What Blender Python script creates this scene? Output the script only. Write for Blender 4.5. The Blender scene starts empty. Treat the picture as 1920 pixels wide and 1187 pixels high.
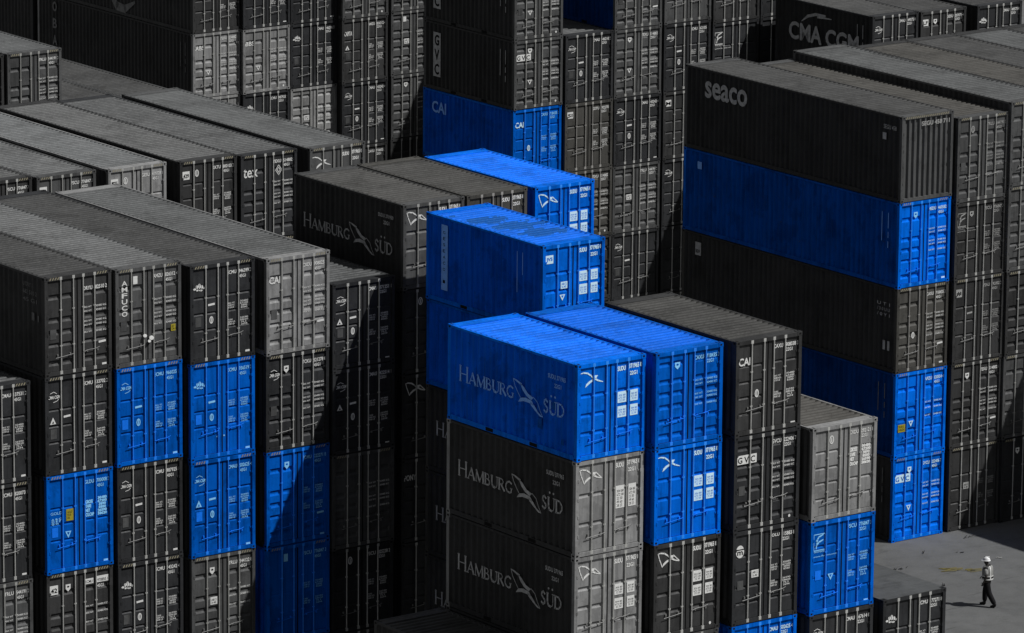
import bpy, bmesh, math, random
from mathutils import Vector, Matrix

R = math.radians
rnd = random.Random(7)
OX, OY = 110.0, 145.0            # world origin sits in the middle of the yard
sc = bpy.context.scene
col = sc.collection

# ------------------------------------------------------------------ camera
cam_d = bpy.data.cameras.new("camera")
cam = bpy.data.objects.new("camera", cam_d)
col.objects.link(cam)
cam_d.sensor_width = 36.0
cam_d.lens = 201.083
cam_d.clip_start = 1.0
cam_d.clip_end = 3000.0
r_ = Vector((0.8018676948695013, -0.5974388274407141, 0.008662989722764393))
u_ = Vector((0.12973093739577438, 0.18823788298312938, 0.9735175310657959))
f_ = Vector((0.583247875098646, 0.7795084007733939, -0.22844817643531307))
m = Matrix(((r_.x, u_.x, -f_.x, -OX), (r_.y, u_.y, -f_.y, -OY), (r_.z, u_.z, -f_.z, 55.3553), (0, 0, 0, 1)))
cam.matrix_world = m
sc.camera = cam

# ------------------------------------------------------------------ light
SUN = Vector((0.93, -1.0, 1.75)).normalized()        # towards the sun
elev = math.asin(SUN.z)
azim = math.atan2(SUN.x, SUN.y)                      # clockwise from +Y
w = bpy.data.worlds.new("World")
sc.world = w
w.use_nodes = True
nt = w.node_tree
nt.nodes.clear()
out = nt.nodes.new('ShaderNodeOutputWorld')
bg = nt.nodes.new('ShaderNodeBackground')
sky = nt.nodes.new('ShaderNodeTexSky')
sky.sky_type = 'NISHITA'
sky.sun_disc = False
sky.sun_elevation = elev
sky.sun_rotation = azim
hs = nt.nodes.new('ShaderNodeHueSaturation')
hs.inputs['Saturation'].default_value = 0.15
nt.links.new(sky.outputs[0], hs.inputs['Color'])
nt.links.new(hs.outputs[0], bg.inputs['Color'])
bg.inputs['Strength'].default_value = 0.042
nt.links.new(bg.outputs[0], out.inputs['Surface'])
sun_d = bpy.data.lights.new("sun", 'SUN')
sun_d.energy = 4.0
sun_d.angle = R(0.5)
sun_d.color = (1.0, 0.995, 0.985)
sun = bpy.data.objects.new("sun", sun_d)
col.objects.link(sun)
sun.rotation_mode = 'QUATERNION'
sun.rotation_quaternion = SUN.to_track_quat('Z', 'Y')
sun.location = (0, 0, 80)
sc.view_settings.view_transform = 'Standard'
sc.view_settings.look = 'None'
sc.view_settings.exposure = 0.0
sc.view_settings.gamma = 1.0

# ------------------------------------------------------------------ sizes
KZ = 1.08846
W = 2.438
HS, HC = 2.591 * KZ, 2.896 * KZ
LS, LL = 6.189, 12.455

# ------------------------------------------------------------------ materials
def nodes_of(name):
    m = bpy.data.materials.new(name)
    m.use_nodes = True
    t = m.node_tree
    t.nodes.clear()
    o = t.nodes.new('ShaderNodeOutputMaterial')
    p = t.nodes.new('ShaderNodeBsdfPrincipled')
    t.links.new(p.outputs[0], o.inputs[0])
    return m, t, p

def N(t, kind, **kw):
    n = t.nodes.new(kind)
    for k, v in kw.items():
        setattr(n, k, v)
    return n

def mathn(t, op, a, b=None, clamp=False):
    n = N(t, 'ShaderNodeMath', operation=op)
    n.use_clamp = clamp
    for i, v in enumerate((a, b)):
        if v is None: continue
        if isinstance(v, (int, float)): n.inputs[i].default_value = v
        else: t.links.new(v, n.inputs[i])
    return n.outputs[0]

def mixc(t, fac, a, b, mode='MIX'):
    n = N(t, 'ShaderNodeMix', data_type='RGBA', blend_type=mode)
    for i, v in ((0, fac), (6, a), (7, b)):
        if isinstance(v, (int, float)): n.inputs[i].default_value = v
        elif isinstance(v, (tuple, list)): n.inputs[i].default_value = (*v[:3], 1)
        else: t.links.new(v, n.inputs[i])
    return n.outputs[2]

def coords(t, scale=(1, 1, 1), jitter=37.0):
    tc = N(t, 'ShaderNodeTexCoord')
    oi = N(t, 'ShaderNodeObjectInfo')
    mp = N(t, 'ShaderNodeMapping')
    mp.inputs['Scale'].default_value = scale
    v = N(t, 'ShaderNodeVectorMath', operation='ADD')
    j = N(t, 'ShaderNodeCombineXYZ')
    a = mathn(t, 'MULTIPLY', oi.outputs['Random'], jitter)
    for i in range(3): t.links.new(a, j.inputs[i])
    t.links.new(tc.outputs['Object'], v.inputs[0])
    t.links.new(j.outputs[0], v.inputs[1])
    t.links.new(v.outputs[0], mp.inputs[0])
    return mp.outputs[0], oi.outputs['Random'], tc.outputs['Object']

def noise(t, vec, scale, detail=5, rough=0.6):
    n = N(t, 'ShaderNodeTexNoise')
    n.inputs['Scale'].default_value = scale
    n.inputs['Detail'].default_value = detail
    n.inputs['Roughness'].default_value = rough
    t.links.new(vec, n.inputs['Vector'])
    return n.outputs[0]

def ramp(t, fac, stops):
    n = N(t, 'ShaderNodeValToRGB')
    cr = n.color_ramp
    while len(cr.elements) < len(stops): cr.elements.new(0.5)
    for e, (p, c) in zip(cr.elements, stops):
        e.position = p
        e.color = (c, c, c, 1)
    t.links.new(fac, n.inputs[0])
    return n.outputs[0]

def paint(name, c, wear=0.35, roof=False, rust=None, rough=0.55, patches=None, spec=0.25):
    """weathered container paint: patchy fading, streaks along the fall line, scuffs and rust spots"""
    m, t, p = nodes_of(name)
    v, rn, obj = coords(t)
    big = noise(t, v, 0.7, 4)
    fade = ramp(t, big, [(0.3, 1 - wear), (0.7, 1 + wear * 0.55)])
    base = mixc(t, 1.0, c, fade, 'MULTIPLY')
    v2, _, _ = coords(t, (0.35, 5, 1) if roof else (6, 6, 0.45))
    st = noise(t, v2, 1.0, 6, 0.7)
    stf = ramp(t, st, [(0.36, 0.66), (0.5, 1.0), (0.72, 1.22)])
    base = mixc(t, 0.45 if roof else 0.8, base, stf, 'MULTIPLY')
    sv, _, _ = coords(t)
    stain = ramp(t, noise(t, sv, 0.45 if roof else 0.8, 7, 0.72), [(0.52, 1.0), (0.57, 0.76), (0.72, 0.66)])
    base = mixc(t, 0.9, base, stain, 'MULTIPLY')
    v3, _, _ = coords(t)
    sp = noise(t, v3, 7.0, 8, 0.75)
    spot = ramp(t, sp, [(0.60, 0.0), (0.67, 1.0)])
    g = sum(c) / 3
    dirt = rust or (g * 0.45 + 0.004, g * 0.4 + 0.003, g * 0.36 + 0.002)
    base = mixc(t, mathn(t, 'MULTIPLY', spot, 0.7), base, dirt)
    tint = mathn(t, 'ADD', mathn(t, 'MULTIPLY', rn, 0.26), 0.87)
    cc = N(t, 'ShaderNodeCombineColor')
    for i in range(3): t.links.new(tint, cc.inputs[i])
    base = mixc(t, 1.0, base, cc.outputs[0], 'MULTIPLY')
    if patches:
        # repainted patches with ragged outlines, in the roof's own coordinates
        mask = None
        sep = N(t, 'ShaderNodeSeparateXYZ')
        t.links.new(obj, sep.inputs[0])
        wob = noise(t, v3, 2.6, 3)
        for (px, py, rx, ry) in patches:
            dx = mathn(t, 'DIVIDE', mathn(t, 'SUBTRACT', sep.outputs[0], px), rx)
            dy = mathn(t, 'DIVIDE', mathn(t, 'SUBTRACT', sep.outputs[1], py), ry)
            d = mathn(t, 'ADD', mathn(t, 'MULTIPLY', dx, dx), mathn(t, 'MULTIPLY', dy, dy))
            d = mathn(t, 'ADD', d, mathn(t, 'MULTIPLY', mathn(t, 'SUBTRACT', wob, 0.5), 4.0))
            k = mathn(t, 'LESS_THAN', d, 0.9)
            mask = k if mask is None else mathn(t, 'MAXIMUM', mask, k)
        base = mixc(t, mathn(t, 'MULTIPLY', mask, 0.95), base, (c[0] * 0.4, c[1] * 0.45, c[2] * 0.36))
    t.links.new(base, p.inputs['Base Color'])
    rr = ramp(t, sp, [(0.3, rough - 0.1), (0.7, rough + 0.2)])
    t.links.new(rr, p.inputs['Roughness'])
    p.inputs['Specular IOR Level'].default_value = spec
    if c[2] > c[0] * 3: p.inputs['Specular Tint'].default_value = (0.12, 0.5, 1.0, 1)
    bm = N(t, 'ShaderNodeBump')
    bm.inputs['Strength'].default_value = 0.08 if roof else 0.55
    bm.inputs['Distance'].default_value = 0.03
    t.links.new(noise(t, v3, 1.6, 4), bm.inputs['Height'])
    t.links.new(bm.outputs[0], p.inputs['Normal'])
    return m

def plain(name, c, rough=0.6, spec=0.3, metal=0.0, var=0.0, scale=12.0):
    m, t, p = nodes_of(name)
    v, rn, _ = coords(t)
    f = ramp(t, noise(t, v, scale, 4), [(0.3, 1 - var), (0.7, 1 + var)])
    t.links.new(mixc(t, 1.0, c, f, 'MULTIPLY'), p.inputs['Base Color'])
    p.inputs['Roughness'].default_value = rough
    p.inputs['Specular IOR Level'].default_value = spec
    p.inputs['Metallic'].default_value = metal
    return m

BLUE = (0.002, 0.125, 0.74)
COL = {  # door / body paint, side paint (paler greys darkened to stand for shade), roof paint, bar paint, lettering
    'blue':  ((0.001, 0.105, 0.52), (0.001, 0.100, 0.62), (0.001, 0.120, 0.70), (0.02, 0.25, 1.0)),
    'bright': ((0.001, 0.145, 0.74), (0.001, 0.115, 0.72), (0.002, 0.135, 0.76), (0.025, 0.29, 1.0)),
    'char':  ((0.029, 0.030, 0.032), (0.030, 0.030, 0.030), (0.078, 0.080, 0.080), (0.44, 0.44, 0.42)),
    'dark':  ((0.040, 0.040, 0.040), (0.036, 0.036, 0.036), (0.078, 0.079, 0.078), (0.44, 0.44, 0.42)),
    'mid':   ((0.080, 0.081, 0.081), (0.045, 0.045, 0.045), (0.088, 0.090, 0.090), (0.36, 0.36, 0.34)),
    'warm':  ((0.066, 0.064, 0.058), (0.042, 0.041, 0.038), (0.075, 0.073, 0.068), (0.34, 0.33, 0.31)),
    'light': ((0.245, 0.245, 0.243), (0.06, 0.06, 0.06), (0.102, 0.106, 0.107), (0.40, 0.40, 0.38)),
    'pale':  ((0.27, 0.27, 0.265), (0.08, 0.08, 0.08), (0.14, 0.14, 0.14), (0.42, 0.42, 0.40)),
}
MAT = {}
for k, (d, s, r, b) in COL.items():
    rust = (d[0] * .4 + .001, d[1] * .45, d[2] * .45) if k in ('blue', 'bright') else None
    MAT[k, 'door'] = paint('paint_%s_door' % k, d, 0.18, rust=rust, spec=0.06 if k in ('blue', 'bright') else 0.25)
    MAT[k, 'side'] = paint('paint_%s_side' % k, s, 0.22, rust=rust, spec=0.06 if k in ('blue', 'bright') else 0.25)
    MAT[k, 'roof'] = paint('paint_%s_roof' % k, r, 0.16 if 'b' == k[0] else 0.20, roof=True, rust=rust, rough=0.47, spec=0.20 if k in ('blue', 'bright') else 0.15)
    MAT[k, 'bar'] = plain('lock_rod_%s' % k, b, 0.42, 0.5, 0.0, 0.15, 6)
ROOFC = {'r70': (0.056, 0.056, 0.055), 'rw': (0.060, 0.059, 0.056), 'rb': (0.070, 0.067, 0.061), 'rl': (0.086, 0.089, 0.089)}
MAT['navy', 'side'] = paint('paint_navy_side', (0.001, 0.045, 0.22), 0.22, spec=0.06)
MAT['deep', 'side'] = paint('paint_deep_blue_side', (0.001, 0.085, 0.44), 0.22, spec=0.06)
for k, c in ROOFC.items():
    MAT[k, 'roof'] = paint('roof_' + k, c, 0.2, roof=True, rough=0.5, spec=0.13 if k == 'rl' else 0.08)
MAT['patched', 'roof'] = paint('paint_patched_roof', COL['bright'][2], 0.15, roof=True, rough=0.47, spec=0.20, rust=(0.003, 0.08, 0.4),
                               patches=[(1.0, 4.2, 0.9, 0.50), (1.25, 3.0, 1.0, 0.55), (1.35, 1.8, 0.95, 0.50), (0.35, 5.2, 0.2, 0.12), (2.0, 0.5, 0.25, 0.12)])
M_DARK = plain('shadow_gap_rubber', (0.008, 0.008, 0.008), 0.9, 0.1)
M_WHITE = plain('white_lettering', (0.72, 0.72, 0.70), 0.6, 0.2, 0, 0.15, 25)
M_DIM = plain('faded_lettering', (0.34, 0.34, 0.33), 0.7, 0.2, 0, 0.3, 25)
M_SIDE = plain('grey_side_lettering', (0.42, 0.42, 0.42), 0.7, 0.2, 0, 0.25, 8)
M_SIDEDIM = plain('worn_side_lettering', (0.16, 0.16, 0.16), 0.7, 0.2, 0, 0.3, 8)
M_BLUEL = plain('violet_blue_lettering', (0.20, 0.44, 1.0), 0.6, 0.2, 0, 0.15, 8)
M_BPL = plain('blue_plate', (0.01, 0.19, 0.9), 0.6, 0.05, 0, 0.15, 8)
M_PALEB = plain('pale_blue_lettering', (0.25, 0.62, 1.0), 0.6, 0.2, 0, 0.15, 25)
M_ICE = plain('ice_blue_lettering', (0.62, 0.86, 1.0), 0.6, 0.2, 0, 0.1, 25)
M_YEL = plain('yellow_sticker', (0.36, 0.30, 0.03), 0.6, 0.2, 0, 0.25, 20)
M_STR = plain('cream_warning_stripe', (0.27, 0.245, 0.17), 0.7, 0.2, 0, 0.3, 25)
M_HAND = plain('handle_steel', (0.16, 0.16, 0.155), 0.5, 0.5, 0, 0.3, 9)
M_PLATE = plain('grey_plate', (0.11, 0.11, 0.11), 0.6, 0.2, 0, 0.2, 10)
M_TRIV = plain('lilac_triangle', (0.45, 0.45, 0.62), 0.6)

# ------------------------------------------------------------------ mesh helpers
class MB:
    def __init__(s): s.v, s.f, s.m = [], [], []
    def box(s, a, b, mi=0):
        x0, y0, z0 = a; x1, y1, z1 = b; n = len(s.v)
        s.v += [(x0,y0,z0),(x1,y0,z0),(x1,y1,z0),(x0,y1,z0),(x0,y0,z1),(x1,y0,z1),(x1,y1,z1),(x0,y1,z1)]
        for q in ((0,3,2,1),(4,5,6,7),(0,1,5,4),(1,2,6,5),(2,3,7,6),(3,0,4,7)):
            s.f.append([n + i for i in q]); s.m.append(mi)
    def poly(s, pts, mi=0):
        n = len(s.v); s.v += [tuple(p) for p in pts]
        s.f.append(list(range(n, n + len(pts)))); s.m.append(mi)
    def add(s, verts, faces, mi=0):
        n = len(s.v); s.v += verts
        for f in faces: s.f.append([n + i for i in f]); s.m.append(mi)
    def cyl(s, p0, p1, rad, seg=8, mi=0, cap=True):
        p0, p1 = Vector(p0), Vector(p1); d = (p1 - p0).normalized()
        a = d.orthogonal().normalized(); b = d.cross(a); n = len(s.v)
        for p in (p0, p1):
            for i in range(seg):
                t = 2 * math.pi * i / seg
                s.v.append(tuple(p + rad * (math.cos(t) * a + math.sin(t) * b)))
        for i in range(seg):
            j = (i + 1) % seg
            s.f.append([n + i, n + j, n + seg + j, n + seg + i]); s.m.append(mi)
        if cap:
            s.f.append([n + i for i in range(seg)][::-1]); s.m.append(mi)
            s.f.append([n + seg + i for i in range(seg)]); s.m.append(mi)
    def mesh(s, name, slots=1, smooth=False):
        me = bpy.data.meshes.new(name)
        me.from_pydata(s.v, [], s.f)
        for i in range(slots): me.materials.append(M_DARK)
        for p, i in zip(me.polygons, s.m): p.material_index = i
        if smooth:
            for p in me.polygons: p.use_smooth = True
        me.update()
        return me

def link(name, me, parent=None, mats=None, loc=None):
    o = bpy.data.objects.new(name, me)
    col.objects.link(o)
    if mats:
        for i, mt in enumerate(mats):
            o.material_slots[i].link = 'OBJECT'
            o.material_slots[i].material = mt
    if parent: o.parent = parent
    if loc: o.location = loc
    return o

def mk_empty(name, loc, label, cat, group=None, rz=0.0):
    o = bpy.data.objects.new(name, None)
    col.objects.link(o)
    o.location = loc; o.rotation_euler = (0, 0, rz)
    o['label'] = label; o['category'] = cat
    if group: o['group'] = group
    o.empty_display_size = 0.5
    return o

# ------------------------------------------------------------------ container part meshes
def frame_mesh(L, h, hc):
    b = MB(); cx, cy, cz = 0.162, 0.178, 0.118
    for x0 in (0, W - cx):
        for y0 in (0, L - cy):
            for z0 in (0, h - cz):
                b.box((x0, y0, z0), (x0 + cx, y0 + cy, z0 + cz))
                xm, ym, zm = x0 + cx / 2, y0 + cy / 2, z0 + cz / 2
                yy = -0.002 if y0 == 0 else L + 0.002
                b.poly([(xm - .036, yy, zm - .026), (xm + .036, yy, zm - .026), (xm + .036, yy, zm + .026), (xm - .036, yy, zm + .026)], 1)
                xx = -0.002 if x0 == 0 else W + 0.002
                b.poly([(xx, ym - .045, zm - .026), (xx, ym + .045, zm - .026), (xx, ym + .045, zm + .026), (xx, ym - .045, zm + .026)], 1)
                if z0 > 0:
                    b.poly([(xm - .035, ym - .06, h + .002), (xm + .035, ym - .06, h + .002), (xm + .035, ym + .06, h + .002), (xm - .035, ym + .06, h + .002)], 1)
    e = 0.006
    for x0, x1 in ((e, 0.115), (W - 0.115, W - e)):          # corner posts
        b.box((x0, e, cz), (x1, 0.135, h - cz)); b.box((x0, L - 0.135, cz), (x1, L - e, h - cz))
    for x0, x1 in ((e, 0.066), (W - 0.066, W - e)):          # side rails
        b.box((x0, cy, h - 0.085), (x1, L - cy, h - 0.014), 2)
        b.box((x0, cy, 0.018), (x1, L - cy, 0.16), 2)
    b.box((cx, 0.010, h - 0.125), (W - cx, 0.10, h - 0.012))  # door header
    b.box((cx, 0.012, 0.022), (W - cx, 0.13, 0.145))         # door sill
    b.box((cx, L - 0.10, h - 0.11), (W - cx, L - 0.008, h - 0.012))
    b.box((cx, L - 0.10, 0.022), (W - cx, L - 0.008, 0.15))
    b.box((0.08, 0.10, h - 0.034), (W - 0.08, 0.42, h - 0.016))   # roof gusset plates
    b.box((0.08, L - 0.42, h - 0.034), (W - 0.08, L - 0.10, h - 0.016))
    b.box((0.066, 0.13, 0.03), (W - 0.066, L - 0.10, 0.06), 1)    # floor
    if L < 8:                                                # fork pockets
        for yc in (L / 2 - 1.05, L / 2 + 1.05):
            for xx in (0.003, W - 0.003):
                b.poly([(xx, yc - .18, 0.035), (xx, yc + .18, 0.035), (xx, yc + .18, 0.14), (xx, yc - .18, 0.14)], 1)
    for xa in (0.21, W - 0.21 - 0.0):                        # hinge pin plates on the posts
        pass
    for zz in (0.22, 0.42, 0.6, 0.8):
        for xa in (0.085, W - 0.135):
            b.box((xa, -0.004, zz * h - 0.045), (xa + 0.05, 0.02, zz * h + 0.045))
    return b.mesh('frame', 3)

def corr(L0, L1, pitch, depth):
    """trapezoid profile between L0 and L1 -> [(s, offset)]"""
    n = max(2, int(round((L1 - L0) / pitch))); p = (L1 - L0) / n; out = []
    for i in range(n):
        s = L0 + i * p
        out += [(s, 0), (s + p * .26, 0), (s + p * .5, depth), (s + p * .76, depth)]
    out.append((L1, 0))
    return out

def side_mesh(L, h, right):
    b = MB(); pr = corr(0.135, L - 0.135, 0.278, 0.056)
    z0, z1 = 0.155, h - 0.08
    vs = []
    for s, d in pr:
        x = (0.018 + d) if not right else (W - 0.018 - d)
        vs += [(x, s, z0), (x, s, z1)]
    fs = [[2*i, 2*i+1, 2*i+3, 2*i+2] if not right else [2*i, 2*i+2, 2*i+3, 2*i+1] for i in range(len(pr) - 1)]
    b.add(vs, fs)
    return b.mesh('side_panel')

def end_mesh(L, h, front):
    b = MB(); pr = corr(0.115, W - 0.115, 0.25, 0.07 if front else 0.045)
    z0, z1 = 0.145, h - 0.105
    vs = []
    for s, d in pr:
        y = (0.03 + d) if front else (L - 0.03 - d)
        vs += [(s, y, z0), (s, y, z1)]
    fs = [[2*i, 2*i+2, 2*i+3, 2*i+1] if front else [2*i, 2*i+1, 2*i+3, 2*i+2] for i in range(len(pr) - 1)]
    b.add(vs, fs)
    return b.mesh('end_wall')

def roof_mesh(L, h):
    b = MB(); n_ = int(round((L - .8) / .26)); p_ = (L - .8) / n_; pr = []
    for i in range(n_):
        s0 = .4 + i * p_
        pr += [(s0, 0), (s0 + p_ * .38, 0), (s0 + p_ * .58, .040), (s0 + p_ * .86, .040)]
    pr.append((L - .4, 0))
    xs = [0.05, 0.115, 0.155, W - 0.155, W - 0.115, W - 0.05]
    zt = h - 0.018
    vs = []
    for s, d in pr:
        for i, x in enumerate(xs):
            dd = d if i in (2, 3) else 0
            zz = zt - dd + (0.012 if i in (2, 3) else 0) * 0
            vs.append((x, s, zz))
    k = len(xs); fs = []
    for j in range(len(pr) - 1):
        for i in range(k - 1):
            fs.append([j*k+i, j*k+i+1, (j+1)*k+i+1, (j+1)*k+i])
    b.add(vs, fs)
    for j in range(1, len(pr) - 1, 4):                      # dark quads painting shade in the notches between ribs and rail
        s = pr[j][0] + 0.035
        for x0, x1 in ((0.068, 0.108), (W - 0.108, W - 0.068)):
            b.poly([(x0, s, zt + .003), (x1, s, zt + .003), (x1, s + 0.085, zt + .003), (x0, s + 0.085, zt + .003)], 1)
    return b.mesh('roof_panel', 2)

def flat_roof_mesh(L, h):
    b = MB(); b.box((0.004, 0.10, h - 0.013), (W - 0.004, L - 0.02, h - 0.003))
    b.box((0.17, 0.02, h - 0.011), (W - 0.17, 0.10, h - 0.004))
    return b.mesh('roof_panel', 2)

GROOVES = {
    # (centre from the top as a fraction, half height m, slope m, depth m)
    'ledge': [(0.335, .026, .030, .034), (0.50, .026, .030, .034), (0.665, .026, .030, .034)],
    'ledge4': [(0.27, .026, .030, .034), (0.44, .026, .030, .034), (0.60, .026, .030, .034), (0.77, .026, .030, .034)],
    'ribs': [(0.20, .050, .055, .040), (0.43, .050, .055, .040), (0.555, .050, .055, .040), (0.68, .030, .055, .040), (0.86, .050, .055, .040)],
    'ribs2': [(0.13, .040, .05, .040), (0.31, .045, .05, .040), (0.44, .045, .05, .040), (0.57, .045, .05, .040), (0.72, .045, .05, .040), (0.87, .05, .05, .040)],
    'bird': [(0.33, .036, .042, .036), (0.53, .036, .042, .036), (0.72, .036, .042, .036)],
    'bird2': [(0.36, .036, .042, .036), (0.66, .036, .042, .036)],
    'flat': [(0.5, .02, .02, .02)],
}
DX = ((0.120, 1.213), (1.225, W - 0.120))
BARX = (0.60, 1.06, 1.415, 1.83)
def door_mesh(h, style, side):
    x0, x1 = DX[side]; z0, z1 = 0.155, h - 0.13; yf = 0.058
    cells = [(0.165, 0.545), (0.665, 1.015)] if side == 0 else [(1.475, 1.77), (1.895, 2.275)]
    gs = GROOVES[style]
    E = 0.028
    xs = {x0, x1}; zs = {z0, z1}
    for a, c in cells: xs |= {a, a + E, c - E, c}
    G = []
    for fz, hh, sl, dp in gs:
        zc = h - fz * h
        G.append((zc - hh - sl * 1.15, zc - hh, zc + hh, zc + hh + sl * 0.3, dp))
        zs |= set(G[-1][:4])
    xs = sorted(xs); zs = sorted(z for z in zs if z0 - 1e-6 <= z <= z1 + 1e-6)
    def dep(x, z):
        for a, c in cells:
            if a + E - 1e-6 <= x <= c - E + 1e-6:
                for g0, g1, g2, g3, dp in G:
                    if g1 - 1e-6 <= z <= g2 + 1e-6: return dp
        return 0.0
    b = MB(); vs = [(x, yf + dep(x, z), z) for z in zs for x in xs]; k = len(xs)
    fs = [[j*k+i, j*k+i+1, (j+1)*k+i+1, (j+1)*k+i] for j in range(len(zs) - 1) for i in range(k - 1)]
    b.add(vs, fs)
    for xa, xb in ((x0, x0 + 0.012), (x1 - 0.012, x1)):      # door edges
        b.box((xa, yf - 0.008, z0), (xb, yf + 0.05, z1), 1 if xa != DX[0][0] and xb != DX[1][1] else 0)
    b.box((x0, yf - 0.006, z1 - 0.0), (x1, yf + 0.05, z1 + 0.012), 1)
    b.box((x0, yf - 0.006, z0 - 0.010), (x1, yf + 0.05, z0), 1)
    hx = (0.122, 0.19) if side == 0 else (W - 0.19, W - 0.122)
    for zz in (0.22, 0.42, 0.6, 0.8):                        # hinge leaves
        b.box((hx[0], yf - 0.014, zz * h - 0.03), (hx[1], yf - 0.002, zz * h + 0.03))
    return b.mesh('door', 2)

def bar_mesh(h, i):
    b = MB(); x = BARX[i]; y = 0.024
    b.cyl((x, y, 0.06), (x, y, h - 0.05), 0.020, 8)
    for z in (0.10, h - 0.075): b.box((x - .045, 0.006, z - .05), (x + .045, 0.05, z + .05))
    for f in (0.3, 0.66): b.box((x - .038, 0.014, h * f - .02), (x + .038, 0.056, h * f + .02))
    return b.mesh('lock_rod')

def handle_mesh(h, side, zf):
    b = MB(); z = h * (1 - zf)
    xa, xb = (BARX[0], BARX[1]) if side == 0 else (BARX[2], BARX[3])
    ext = -0.22 if side == 0 else 0.16
    y = -0.001
    if side == 0:
        pts = [(xa + ext, z - .02), (xa, z), (xa + .16, z + .015), (xb, z + .05)]
    else:
        pts = [(xa, z + .06), (xa + .2, z + .1), (xb, z + .1), (xb + ext, z + .15)]
    for p, q in zip(pts[:-1], pts[1:]):
        b.cyl((p[0], y, p[1]), (q[0], y, q[1]), 0.010, 6)
    for x in (xa - .13 if side == 0 else xa + .13, xb - .13 if side == 0 else xb + .1):
        b.box((x - .02, 0.01, z - .01 + .04), (x + .02, 0.05, z + .09))
    return b.mesh('handle')

def stripe_mesh(h):
    b = MB(); y = 0.0075
    for xa in (0.175, W - 0.175 - 0.36):
        for i in range(4):
            x = xa + i * 0.095
            b.poly([(x, y, h - .108), (x + .042, y, h - .108), (x + .088, y, h - .03), (x + .046, y, h - .03)])
    return b.mesh('warning_stripes')
def stripe_full_mesh(h):
    b = MB(); y = 0.0075
    for i in range(20):
        x = 0.18 + i * 0.102
        b.poly([(x, y, h - .108), (x + .042, y, h - .108), (x + .095, y, h - .03), (x + .053, y, h - .03)])
    return b.mesh('warning_stripes')

CACHE = {}
def cached(key, fn, *a):
    if key not in CACHE: CACHE[key] = fn(*a)
    return CACHE[key]

# ------------------------------------------------------------------ lettering
_txt = {}
def text_polys(s, bold=0.0, shear=0.0):
    key = (s, bold, shear)
    if key in _txt: return _txt[key]
    cu = bpy.data.curves.new('t', 'FONT'); cu.body = s; cu.size = 1.0
    cu.resolution_u = 3; cu.offset = bold; cu.shear = shear; cu.space_line = 0.95
    o = bpy.data.objects.new('t', cu); col.objects.link(o)
    dg = bpy.context.evaluated_depsgraph_get()
    me = bpy.data.meshes.new_from_object(o.evaluated_get(dg))
    vs = [(v.co.x, v.co.y) for v in me.vertices]; fs = [list(p.vertices) for p in me.polygons]
    bpy.data.objects.remove(o); bpy.data.curves.remove(cu); bpy.data.meshes.remove(me)
    if vs:
        x0 = min(v[0] for v in vs); x1 = max(v[0] for v in vs); y0 = min(v[1] for v in vs); y1 = max(v[1] for v in vs)
        vs = [((x - x0) / (y1 - y0), (y - y0) / (y1 - y0)) for x, y in vs]
        wd = (x1 - x0) / (y1 - y0)
    else: wd = 1
    _txt[key] = (vs, fs, wd)
    return _txt[key]

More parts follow.
